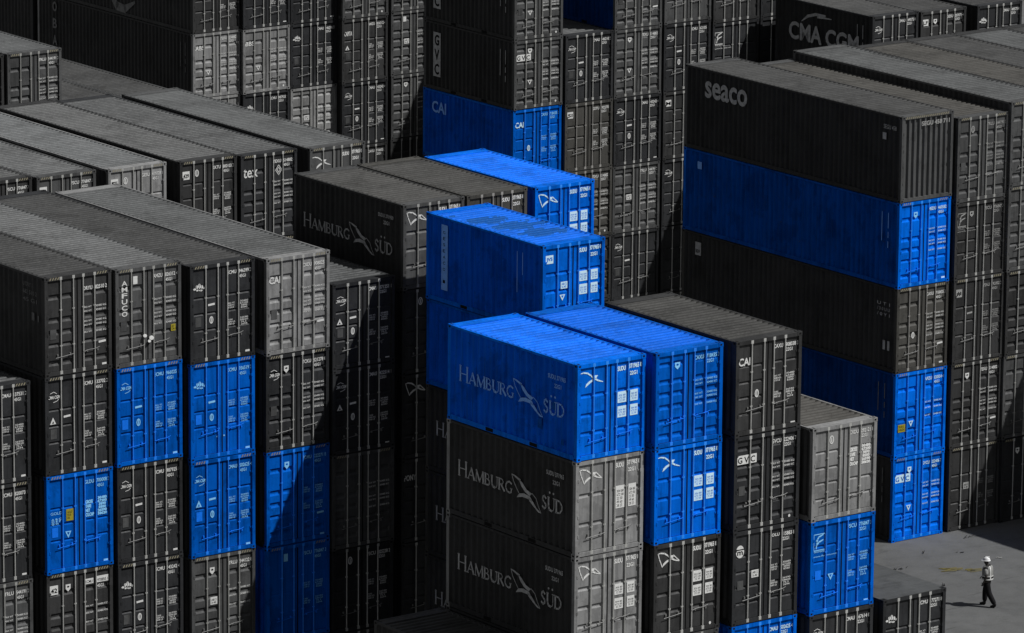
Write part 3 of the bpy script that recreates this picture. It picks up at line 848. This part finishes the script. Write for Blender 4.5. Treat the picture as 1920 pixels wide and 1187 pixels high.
# left row, 40-foot high boxes
stack(87.9, 145.4, 15.0*k - HC, LL, 'low stack at left edge', [
    T('H', 'char', 'ledge', 'black box beside a taller stack', 'cma code:CMAU_137531_2 data tag'),
    T('H', 'char', 'ledge', 'black box with ECMU number', 'cma code:ECMU_820073_1 data tag'),
    T('H', 'mid', 'ribs', 'ribbed greenish grey box', 'code:TRLU_544191_2 datr')], LR, 1)
stack(90.87, 145.38, 15.0*k, LL, 'first tall left stack', [
    T('H', 'dark', 'ribs', 'ribbed dark box without emblem', 'num:DRYU_682510_2 datr pilr plate tag', side='text40', sl=M_SIDEDIM, rc='r70'),
    T('H', 'char', 'ledge', 'black box with lilac triangle', 'cma pill tri plate code:ECMU_133702_2 data tag', ),
    T('H', 'blue', 'ledge', 'blue box with yellow sticker and small triangle', 'gold trid yel code:GLDU_700008_2 data4 tag plate', sc='char'),  # char sides on blue left-row boxes paint in the shade of the gaps
    T('H', 'dark', 'ribs', 'ribbed dark box with small boxed emblem', 'box:42 crest coden datr:s')], LR, 1)
stack(93.46, 145.36, 14.93*k, LL, 'second tall left stack', [
    T('H', 'mid', 'ribs', 'grey box with white vertical letters, yellow sticker', 'vert:AMFUCO notet code:AMZU_826312_4 datr seal yelr plate'),
    T('H', 'blue', 'ledge', 'blue box with swoosh wordmark, grey box above', 'cma pill ring plate code:ECMU_966025_1 data tag', sc='char'),
    T('H', 'char', 'ledge', 'black box with swoosh wordmark, blue box above', 'cma pill ring plate code:ECMU_987925_1 data tag'),
    T('H', 'char', 'ledge', 'black box with white fan emblem', 'dia pill ring plate code:ECMU_143242_4 data')], LR, 1)
stack(96.20, 145.34, 14.72*k, LL, 'third tall left stack', [
    T('H', 'char', 'ledge', 'black box with white fan emblem, roof patched', 'dia pill ring plate code:ECMU_946399_2 data tag', rc='r70'),
    T('H', 'blue', 'ledge', 'blue box with white fan emblem', 'dia pill ring plate pair code:ECMU_936519_2 data tag', sc='char'),
    T('H', 'blue', 'ledge', 'blue box with swoosh wordmark and triangle', 'cma tri pill ring plate code:CMAU_502625_4 data tag', sc='char'),
    T('H', 'mid', 'ribs', 'ribbed grey box with white crest', 'crest code:TRLU_544122_8 datr:s note')], LR, 1)
stack(99.07, 145.34, 14.6*k, LL, 'fourth tall left stack', [
    T('H', 'light', 'ribs', 'pale ribbed box with white capitals', 'cai code:CXDU_908025_1 datr pilr plate', rc='rl'),
    T('H', 'char', 'ribs', 'black ribbed box under the pale one', 'cma code:TCKU_521278_0 datr plate crest'),
    T('H', 'blue', 'ribs', 'blue ribbed box half in shadow', 'crest code:ECMU_222271_8 data:b tag pilr', sc='char'),
    T('H', 'blue', 'flat', 'blue box wholly in shadow', 'notet code:FSCU_776847_3 data')], LR, 1)
stack(101.64, 145.36, 13.54*k, LL, 'shaded stack beside the left row', [
    T('S', 'char', 'ledge', 'black box with wordmark and triangle', 'cma tri pill ring plate code:CMAU_871251_1 data tag', rc='rl'),
    T('S', 'char', 'ledge', 'black box with ring sticker in shade', 'cma tri pill ring code:CMAU_422514_1 data tag'),
    T('H', 'mid', 'ribs', 'ribbed grey box in shade', 'datr'),
    T('S', 'char', 'ledge', 'black box low in shade', 'ringt code:FSCU_825228_2 data')], LR, 1)
# upper left row
for i, (x, wh, tt) in enumerate((
    (100.62, 'first upper left stack', [T('H', 'dark', 'ledge', 'grey box cut by the left edge', 'code:FSCU_776847_3')]),
    (103.24, 'second upper left stack', [T('H', 'mid', 'ledge', 'grey box with boxed emblem, dark roof seams', 'box:43 code:FSCU_776847_3 ', c2=1)]),
    (106.21, 'third upper left stack', [T('H', 'light', 'ledge', 'lighter grey box half hidden behind roofs', 'box:F ringt code:GESU_419728_8 data')]),
    (109.18, 'fourth upper left stack', [T('H', 'dark', 'ledge4', 'dark grey box with small boxed emblem', 'box:429 ringt code:KKTU_800103_2 data'), T('H', 'dark', 'ledge', 'dark box under the boxed emblem one', 'data')]),
    (111.78, 'fifth upper left stack', [T('H', 'char', 'ribs', 'dark box with three white lowercase letters', 'tex code:TEXU_514882_1 datr'), T('H', 'dark', 'ribs', 'dark ribbed box behind the big lettering', 'datr')]),
    (114.78, 'sixth upper left stack', [T('H', 'mid', 'ledge', 'grey box peeping over the dark lettered one', 'birdf codeb', rc='rl')]))):
    stack(x, 165.6, (13.42 - .07 * i) * k, LL, wh, tt, UL, 4 if len(tt) == 1 else 3)
# middle rows, 20-foot boxes
stack(104.68, 145.8, 15.5*k, LS, 'middle side-lettered stack', [
    T('S', 'mid', 'bird', 'dark box with serif lettering and bird', 'bird codeb sea', side='hsb', sc='char', rc='rw'),
    T('S', 'char', 'ledge', 'black box with round sticker in shade', 'ringt'),
    T('S', 'char', 'bird', 'black box with faint bird outline in shade', 'bird'),
    T('S', 'char', 'ledge', 'black box with faint wordmark in shade', 'txt:PONY'),
    T('S', 'char', 'ledge', 'black box deepest in the shade', '')], HR, 1)
stack(107.25, 145.8, 15.5*k, LS, 'middle brownish-roofed stack', [
    T('S', 'warm', 'bird', 'plain dark box with brownish roof', 'codeb sea', rc='rw'),
    T('S', 'dark', 'bird', 'dark box hidden behind the blue ones', 'codeb')], HR, 4)
stack(109.98, 145.8, 15.45*k, LS, 'middle blue-topped stack', [
    T('S', 'bright', 'bird', 'blue box with thin white bird outline', 'bird codeb sea'),
    T('S', 'dark', 'bird', 'dark box hidden under the blue one', 'codeb')], HR, 4)
stack(104.64, 138.25, 15.54*k, LS, 'patched-roof blue stack', [
    T('S', 'bright', 'bird', 'blue box with dark patches on its roof', 'box:JVS codeb sea note trid', side='stripbox', sl=M_BLUEL, rc='patched'),
    T('S', 'blue', 'ribs', 'plain blue box', ''),
    T('S', 'warm', 'ribs', 'dark box with one serif capital showing', '', side='hs', sc='char'),
    T('S', 'warm', 'bird', 'dark box with two serif capitals showing', '', side='hs', sc='char'),
    T('S', 'warm', 'bird', 'dark box near the shaded roof', '', side='hs', sc='char')], HR, 1)
# rear centre row
stack(134.98, 180.4, 12.66*k + HS, LS, 'rear stack with left side showing', [
    T('S', 'mid', 'ribs2', 'grey box cut by the frame top', 'gvc datr trid dot plate', side='gvc', sc='char', sl=M_SIDE),
    T('S', 'mid', 'ribs2', 'grey box with boxed black capitals', 'gvc crest datr trid dot plate', side='gvc', sc='char', sl=M_SIDE),
    T('S', 'blue', 'ledge4', 'blue box with pale blue side capitals', 'cai ring code:CAXU_718435_3 data', side='cai', sl=M_BLUEL, el=M_ICE)], QR, 3)
stack(137.58, 180.4, 12.62*k, LS, 'low rear stack', [
    T('S', 'char', 'ledge', 'black box with wordmark and ring sticker', 'cma pill ring plate code:CMAU_146210_2 data'),
    T('S', 'warm', 'ledge', 'brownish box with boxed emblem', 'box:SI code:GSTU_192270_1 data'),
    T('S', 'warm', 'ribs2', 'brownish ribbed box behind blue roof', 'code:TEXU_514882_1 datr dot')], QR, 2)
stack(140.06, 180.4, 12.59*k + HS, LS, 'third rear stack', [
    T('S', 'mid', 'ribs2', 'grey box with blue left side', 'datr plate pilr', sc='navy'),
    T('S', 'mid', 'ribs2', 'ribbed grey box with light header', 'trid code:TEXU_514882_1 datr crest'),
    T('S', 'char', 'ledge', 'black box with wordmark and ring', 'cma pill ring plate code:CMAU_143242_4 data tag'),
    T('S', 'mid', 'ribs2', 'ribbed grey box above the shadow edge', 'note code:TRLU_544191_2 datr'),
    T('S', 'char', 'ledge', 'black box crossed by the shadow edge', 'cma pill plate')], QR, 1)
stack(142.62, 180.4, 12.57*k + HS, LS, 'fourth rear stack', [
    T('S', 'mid', 'ledge', 'plain grey panelled box', 'plate'),
    T('S', 'char', 'ledge', 'black box with wordmark and plate', 'cma pill ring plate code:ECMU_162105_1 data'),
    T('S', 'dark', 'ledge4', 'dark box with bright square emblem', 'box:M code:GSTU_192270_1'),
    T('S', 'char', 'ledge', 'black box beside the blue side wall', 'cma'),
    T('S', 'char', 'ledge', 'black box wholly in shadow', '')], QR, 1)
stack(145.17, 180.4, 13.46 + HS, LS, 'fifth rear stack', [
    T('S', 'dark', 'ledge', 'dark box cut by the frame top', 'box:CA datr:s'),
    T('S', 'char', 'ledge', 'black box with framed double-stroke emblem', 'flor'),
    T('S', 'char', 'ledge', 'black box behind the long dark roof', '')], QR, 3)
stack(147.70, 180.4, 13.46 + HS, LS, 'sixth rear stack in shadow', [
    T('S', 'char', 'ledge', 'black box in deep shadow', ''),
    T('S', 'char', 'ledge', 'black box behind giant side lettering', '')], QR, 4)
stack(150.8, 187.3, HS * 7, LL, 'tall rear stack hidden by others', [], FRR, 7)  # added unseen stack, throws a diagonal shadow on the far rear row
# far rear row, 40-foot
stack(132.83, 200.39, 10.33*k + HS, LL, 'first far rear stack', [
    T('S', 'dark', 'ledge', 'dark box cut by frame top', 'ringt data', side='swirl', sl=M_SIDEDIM),
    T('S', 'light', 'ribs', 'lighter box with vertical letters on its side', 'txt:ABS trid code:TEXU_514882_1 datr', side='oba', sc='char', sl=M_SIDEDIM),
    T('S', 'pale', 'ribs', 'whitish box just above the roofs', 'datr:s')], FRR, 2)
stack(135.30, 200.24, 10.30*k + HS, LL, 'second far rear stack', [
    T('S', 'char', 'ledge', 'black box cut by frame top', 'ringt data tag'),
    T('S', 'light', 'ribs', 'lighter ribbed box with slanted capitals', 'txt:BBS datr trid dot'),
    T('S', 'char', 'ledge', 'black box with fan emblem behind roofs', 'dia code:ECMU_987925_1')], FRR, 2)
stack(137.77, 200.2, 10.28*k + HS, LL, 'third far rear stack', [
    T('S', 'char', 'ledge', 'black box cut by frame top', 'data tag'),
    T('S', 'char', 'ledge', 'black box with white fan emblem', 'dia plate code:CMAU_146210_2 data'),
    T('S', 'pale', 'ribs2', 'whitish ribbed box', 'note datr')], FRR, 2)
stack(140.24, 199.9, 10.28*k + HS, LL, 'fourth far rear stack', [
    T('S', 'mid', 'ribs', 'grey ribbed box cut by frame top', 'datr dot'),
    T('S', 'dark', 'ledge', 'dark box with white capitals', 'txt:CAPITAL tri code:AMZU_826312_4 data:b plate'),
    T('S', 'char', 'ledge', 'black box with wordmark', 'cma pill ring plate code:CMAU_143242_4 data tag'),
    T('S', 'dark', 'ledge', 'dark box at roof level', 'code:CAXU_718435_3')], FRR, 1)
stack(142.94, 200.0, 10.33*k + HS, LL, 'fifth far rear stack', [
    T('S', 'mid', 'ribs2', 'grey ribbed box cut by frame top', 'datr'),
    T('S', 'mid', 'ribs2', 'grey ribbed box beside the dark side wall', 'notet datr note'),
    T('S', 'mid', 'ribs2', 'grey ribbed box crossed by shadow', 'crest datr:s'),
    T('S', 'dark', 'ribs', 'dark box in the shadow corner', '')], FRR, 1)
stack(132.83, 213.3, 10.33*k + HS, LL, 'distant stack at upper left corner', [
    T('S', 'char', 'ribs', 'black box at the upper left corner', ''),
    T('S', 'char', 'ribs', 'black box above the grey roofs', '')], FRR, 3)
for i in range(2):
    stack(119.06 - i * 2.47, 183.35, 12.6, LL, 'low far left pair, %s one' % ('right', 'left')[i], [
        T('S', 'mid', 'ribs', 'smooth grey-roofed box before the dark side wall', '', rc='r70')], FRR, 4)
stack(104.64, 131.95, HS * 5, LS, 'stack hidden between the blue boxes', [], HR, 5)  # added unseen stack, its shadow darkens the lower left row
# far left pair
stack(113.03, 183.33, 13.88*k, LL, 'upper left edge, right stack', [T('H', 'mid', 'ribs', 'grey-green box with plain light roof', 'code:TRLU_544191_2 datr', rc='rl')], UL, 4)
stack(110.45, 183.33, 13.88*k, LL, 'upper left edge pair, left stack', [T('H', 'dark', 'ribs', 'dark box cut by the frame edge', '', rc='rl')], UL, 4)
# top right row
stack(147.86, 173.5, 13.347*k, LS, 'first top right stack', [
    T('S', 'char', 'ledge', 'dark box with giant grey capitals and swoosh', 'cma pill code:CMAU_149575_0 data', side='cma', rc='r70')], CR, 4)
stack(150.45, 173.5, 13.28*k, LS, 'second top right stack', [
    T('S', 'dark', 'ribs', 'dark box with boxed white emblem', 'box:LF crest code:GESU_207071_4 datr:s', rc='r70')], CR, 4)
stack(153.5, 173.5, 13.23*k, LS, 'third top right stack', [
    T('S', 'char', 'ledge', 'dark box with white fan emblem', 'dia pill code:CMAU_149575_0 data', rc='r70')], CR, 4)
# right row, 40-foot
stack(131.15, 152.14, HC * 5, LL, 'tall right stack', [
    T('H', 'mid', 'end', 'long dark box with corrugated end facing', '', side='seaco', sc='char', rc='r70'),
    T('H', 'bright', 'ribs', 'long blue box with vertical side text', 'crest code:MEDU_460582_1 datr tag', side='vert40', sc='deep', sl=M_BLUEL, el=M_PALEB),
    T('H', 'warm', 'ribs', 'long dark box with white sticker on its side', 'ring code:CAXU_718435_3 datr pilr tag', side='plate40', sl=M_SIDE, sc='char'),
    T('H', 'bright', 'ribs', 'blue box with yellow door sticker', 'code:APZU_320554_4 datr:s trid yell', side='vert40', sc='navy', sl=M_SIDEDIM),
    T('H', 'bright', 'ribs', 'blue-doored box standing on the yard', 'gvc crest code:GVCU_222406_7 datr trid', side='vert40', sl=M_SIDEDIM, sc='char')], RR)
stack(133.78, 152.1, HC * 4 + HS, LL, 'second right stack', [
    T('H', 'mid', 'ribs', 'ribbed grey box beside the corrugated end', 'ringt code:TRLU_544191_2 datr plate', dim=1, rc='rb'),
    T('S', 'dark', 'ledge', 'dark box with framed double-stroke emblem', 'flor crest code:FSCU_776847_3 data', dim=1),
    T('H', 'dark', 'ledge', 'dark box with bright square label', 'box:# pill code:VSAU_192002_2 data', dim=1),
    T('H', 'dark', 'ribs', 'dark ribbed box with bright data rows', 'crest code:TEXU_514882_1 datr pilr'),
    T('H', 'dark', 'ledge', 'dark box on the yard, half shaded', 'note data', dim=1)], RR)
stack(136.24, 152.0, HC * 5, LL, 'third right stack', [
    T('H', 'mid', 'ribs', 'ribbed grey box at right edge', 'crest datr', rc='rl'),
    T('H', 'mid', 'ribs', 'ribbed grey box below the roof line', 'datr'),
    T('H', 'dark', 'ribs', 'dark ribbed box at right edge', ''),
    T('H', 'mid', 'ribs', 'greenish grey ribbed box at right edge', ''),
    T('H', 'char', 'ledge', 'black box in yard shadow', 'crest')], RR)
for i, (rc, nm) in enumerate((('rb', 'brownish'), ('r70', 'mid-grey'), ('rl', 'light grey'), ('r70', 'grey corner'))):
    stack(138.74 + i * 2.44, 151.4, HC * 5, LL, ('fourth', 'fifth', 'sixth', 'seventh')[i] + ' right stack', [T('H', 'dark', 'ribs', 'long box with %s roof' % nm, '', rc=rc)], RR, 4)
stack(141.8, 138.4, HS * 5, LL, 'stack right of the frame', [], RR, 5)

# ------------------------------------------------------------------ yard litter
def scrap(x, y, s, rot, label, mat, name='scrap', cat='debris', n=5, seed=1):
    rr = random.Random(seed); b = MB()
    for i in range(n):
        a = rr.uniform(-.5, .5); px, py = rr.uniform(-.4, .4) * s, rr.uniform(-.12, .12) * s
        l = rr.uniform(.15, .4) * s
        d = Vector((math.cos(a), math.sin(a), 0)) * l
        b.cyl((px - d.x / 2, py - d.y / 2, .022), (px + d.x / 2, py + d.y / 2, .022 + rr.uniform(0, .05)), rr.uniform(.008, .016), 5)
    o = link(name, b.mesh(name), None, [mat]); o.location = (x, y, 0); o.rotation_euler = (0, 0, rot)
    o['label'] = label; o['category'] = cat; o['group'] = 'bits of litter on the yard'
    return o
LIT = [l for l in ()]
M_STRAW = plain('faded_yellow_strap', (0.20, 0.17, 0.06), 0.8)
M_SCRAP = plain('dark_scrap', (0.02, 0.02, 0.02), 0.9)
M_PALES = plain('pale_scrap', (0.3, 0.3, 0.29), 0.8)
scrap(20.78, 2.94, 1.5, R(-38), 'tangled faded yellow strapping lying left of the worker', M_STRAW, 'strapping', 'strapping', 16, 3)
for i, (x, y, mt, s, lb) in enumerate(((22.98, 3.38, M_PALES, .35, 'small pale scrap right of the worker near the shadow'),
        (22.34, 4.70, M_SCRAP, .4, 'small dark scrap beyond the yellow strapping'), (23.94, 6.14, M_SCRAP, .5, 'dark scrap near the foot of the right row'),
        (19.27, 4.25, M_SCRAP, .45, 'dark scrap left of the yellow strapping'), (18.82, 4.31, M_SCRAP, .35, 'dark scrap farthest left beside the pale box stack'),
        (17.40, 2.35, M_SCRAP, .5, 'dark scrap above the low front container'), (19.07, 1.85, M_SCRAP, .4, 'dark scrap between worker and low front container'),
        (21.21, 5.40, M_SCRAP, .4, 'dark scrap on the open yard behind the strapping'))):
    scrap(x, y, s, R(-40 + 13 * i), lb, mt, 'scrap', 'debris', 4, 20 + i)

# ------------------------------------------------------------------ the worker
SKIN = plain('brown_skin', (0.05, 0.045, 0.04), 0.6)
TROU = plain('dark_trousers', (0.010, 0.010, 0.011), 0.85, 0.15, 0, 0.2, 20)
SHIRT = plain('dark_shirt', (0.045, 0.045, 0.045), 0.85, 0.15, 0, 0.2, 20)
VEST = plain('grey_vest', (0.24, 0.24, 0.23), 0.8, 0.2, 0, 0.15, 15)
BAND = plain('reflective_band', (0.62, 0.62, 0.60), 0.5, 0.3)
HELM = plain('white_hard_hat', (0.72, 0.72, 0.72), 0.45, 0.4)
BOOT = plain('black_boot', (0.008, 0.008, 0.008), 0.7)

def skin(name, verts, edges, rad, mat, parent, sub=1, rootv=0):
    me = bpy.data.meshes.new(name); me.from_pydata(verts, edges, []); me.update()
    o = bpy.data.objects.new(name, me); col.objects.link(o)
    o.modifiers.new('skin', 'SKIN')
    if not me.skin_vertices:
        bm = bmesh.new(); bm.from_mesh(me); bm.verts.layers.skin.verify(); bm.to_mesh(me); bm.free()
    for i, r in enumerate(rad):
        sv = me.skin_vertices[0].data[i]
        sv.radius = (r, r) if not isinstance(r, tuple) else r
        sv.use_root = (i == rootv)
    o.modifiers.new('sub', 'SUBSURF').levels = sub
    o.modifiers['sub'].render_levels = sub
    dg = bpy.context.evaluated_depsgraph_get()
    m2 = bpy.data.meshes.new_from_object(o.evaluated_get(dg))
    m2.name = name
    for p in m2.polygons: p.use_smooth = True
    bpy.data.objects.remove(o); m2.materials.clear(); m2.materials.append(mat)
    q = bpy.data.objects.new(name, m2); col.objects.link(q)
    if parent: q.parent = parent
    return q

V = []; Ed = []; Rd = []
def vt(p, r, par=None):
    V.append(p); Rd.append(r)
    if par is not None: Ed.append((par, len(V) - 1))
    return len(V) - 1
root_v = vt((0, 0, .94), .135)
ws = vt((0, .0, 1.10), .125, root_v); ch = vt((0, .005, 1.28), .14, ws); nb = vt((0, .0, 1.43), .075, ch)
nk = vt((0, .03, 1.50), .055, nb); hd = vt((-.0, .05, 1.59), .082, nk); ht = vt((0, .05, 1.69), .07, hd)
nose = vt((-.045, .135, 1.60), .018, hd)
LEG = {}
for sd, pts in ((-1, [(-.09, .0, .88), (-.10, -.10, .50), (-.12, -.34, .12), (-.14, -.22, .04)]), (1, [(.09, .02, .88), (.10, .11, .49), (.10, .12, .10), (.10, .26, .04)])):
    a = root_v; LEG[sd] = pts
    for p, r_i in zip(pts, (.105, .070, .046, .036)): a = vt(p, r_i, a)
ARM = {}
for sd, pts in ((-1, [(-.17, .0, 1.385), (-.25, -.05, 1.13), (-.235, .05, .90)]), (1, [(.17, .0, 1.385), (.27, .05, 1.14), (.19, .22, 1.02)])):
    a = ch; ARM[sd] = pts
    for p, r_i in zip(pts, (.062, .044, .030)): a = vt(p, r_i, a)
    wr = Vector(pts[2]); dr = (wr - Vector(pts[1])).normalized()
    pl = vt(tuple(wr + dr * .06), .030, a)
    sidev = dr.cross(Vector((1, 0, 0))).normalized() if sd < 0 else dr.cross(Vector((0, 0, 1))).normalized()
    curl = Vector((.25, .45, 0)) if sd < 0 else Vector((0, -.3, -.5))
    for i, (o_, ln) in enumerate(((-.027, .062), (-.009, .075), (.009, .070), (.027, .055))):
        k1 = wr + dr * .10 + sidev * o_; f1 = vt(tuple(k1), .0095, pl)
        k2 = k1 + (dr + curl * .5).normalized() * ln * .55; f2 = vt(tuple(k2), .0085, f1)
        k3 = k2 + (dr + curl * 1.6).normalized() * ln * .5; vt(tuple(k3), .007, f2)
    tb = wr + dr * .045 + sidev * -.04 + curl * .03; t1 = vt(tuple(tb), .011, pl); vt(tuple(tb + (dr + curl - sidev * .3).normalized() * .05), .009, t1)
SLEEVE = plain('pale_sleeve', (0.30, 0.30, 0.29), 0.85, 0.15, 0, 0.2, 20)
per = mk_empty('person', (128.554 - OX, 143.978 - OY, 0), 'worker in white hard hat and striped vest walking across the yard', 'person', None, R(28))
skin('body', V, Ed, Rd, SKIN, per, 2)
# trousers
v = [(0, 0, 1.0), (0, 0, .93)] + LEG[-1][:3] + LEG[1][:3]
skin('trousers', v, [(0, 1), (1, 2), (2, 3), (3, 4), (1, 5), (5, 6), (6, 7)], [(.185, .155), (.19, .165), .135, .108, .088, .135, .108, .088], TROU, per, 2)
for sd in (-1, 1):
    a, b_ = Vector(LEG[sd][2]), Vector(LEG[sd][3])
    skin('boot', [tuple(a + Vector((0, 0, .06))), tuple(a + Vector((0, -.01, -.055))), tuple(b_ + Vector((0, -.02, .0))), tuple(b_ + Vector((0, .05, -.004)))],
         [(0, 1), (1, 2), (2, 3)], [.060, .055, .048, .036], BOOT, per, 2)
v = [(0, 0, .98), (0, 0, 1.15), (0, .0, 1.33), (0, 0, 1.44)] + [ARM[-1][0], tuple((Vector(ARM[-1][0]) + Vector(ARM[-1][1])) / 2), ARM[1][0], tuple((Vector(ARM[1][0]) + Vector(ARM[1][1])) / 2)]
skin('shirt', v, [(0, 1), (1, 2), (2, 3), (2, 4), (4, 5), (2, 6), (6, 7)], [(.185, .155), .165, .17, .08, .10, .082, .10, .082], SHIRT, per, 2)
TOR = [(.96, .215, .185), (1.06, .21, .182), (1.18, .21, .180), (1.30, .225, .18), (1.38, .225, .17), (1.44, .185, .14), (1.475, .11, .095)]
def torso_pt(z, ang, off=0):
    for (z0, a0, b0), (z1, a1, b1) in zip(TOR[:-1], TOR[1:]):
        if z <= z1 + 1e-6:
            f = max(0, (z - z0) / (z1 - z0)); rx = a0 + (a1 - a0) * f + off; ry = b0 + (b1 - b0) * f + off; break
    return (rx * math.cos(ang), ry * math.sin(ang), z)
def loft(name, zs, angs, off, mat, closed):
    b = MB(); n = len(angs)
    for dz in (0,):
        for z in zs:
            for a in angs: b.v.append(torso_pt(z, a, off))
        for z in zs:
            for a in angs: b.v.append(torso_pt(z, a, off - .008))
    M_ = len(zs) * n
    for j in range(len(zs) - 1):
        for i in range(n if closed else n - 1):
            q = [j*n+i, j*n+(i+1) % n, (j+1)*n+(i+1) % n, (j+1)*n+i]
            b.f.append(q); b.m.append(0); b.f.append([M_ + t for t in q[::-1]]); b.m.append(0)
    me = b.mesh(name, 1, True); return link(name, me, per, [mat])
circ = [2 * math.pi * i / 28 for i in range(28)]
back = [R(125) + R(290) * i / 24 for i in range(25)]
vest = loft('vest', [.98, 1.02, 1.10, 1.18, 1.26, 1.34, 1.40, 1.44, 1.47], back, .012, VEST, False)
def band(zs, angs, closed=False):
    o = loft('reflective_band', zs, angs, .019, BAND, closed); o.parent = vest
band([.985, 1.025], back); band([1.10, 1.135], back)
for ac in (R(-125), R(-55), R(48), R(132)):
    band([1.02 + .045 * i for i in range(11)], [ac - .11, ac, ac + .11])
# dark gap panels of the vest at the waist
dk = loft('waist_panel', [1.032, 1.092], back, .0145, TROU, False); dk.parent = vest
for sd in (-1, 1):
    a, b_ = Vector(ARM[sd][0]), Vector(ARM[sd][1])
    slv = skin('sleeve', [tuple(a + Vector((0, 0, .02))), tuple(a * .6 + b_ * .4), tuple(a * .12 + b_ * .88)], [(0, 1), (1, 2)], [.094, .084, .07], SLEEVE, per, 2)
# hard hat: dome, brim, ridge
b = MB(); nseg = 20; hx, hy, hz = 0.0, .05, 1.655
rings = [(.0, 1.0), (.35, .93), (.62, .78), (.82, .56), (.95, .28), (1.0, 0)]
for rr_, zz in rings:
    for i in range(nseg):
        t_ = 2 * math.pi * i / nseg; b.v.append((hx + .112 * rr_ * math.cos(t_), hy + .132 * rr_ * math.sin(t_), hz + .125 * zz))
for j in range(len(rings) - 1):
    for i in range(nseg): b.f.append([j*nseg+i, (j+1)*nseg+i, (j+1)*nseg+(i+1) % nseg, j*nseg+(i+1) % nseg]); b.m.append(0)
n0 = len(b.v)
for i in range(nseg):
    t_ = 2 * math.pi * i / nseg; e_ = .015 + (.04 if math.sin(t_) > .3 else 0) * math.sin(t_)
    b.v.append((hx + (.112 + e_) * math.cos(t_), hy + (.132 + e_) * math.sin(t_), hz - .012))
l0 = (len(rings) - 1) * nseg
for i in range(nseg): b.f.append([l0 + i, n0 + i, n0 + (i + 1) % nseg, l0 + (i + 1) % nseg]); b.m.append(0)
b.box((hx - .012, hy - .10, hz + .10), (hx + .012, hy + .09, hz + .134))
link('hard_hat', b.mesh('hard_hat', 1, True), per, [HELM])
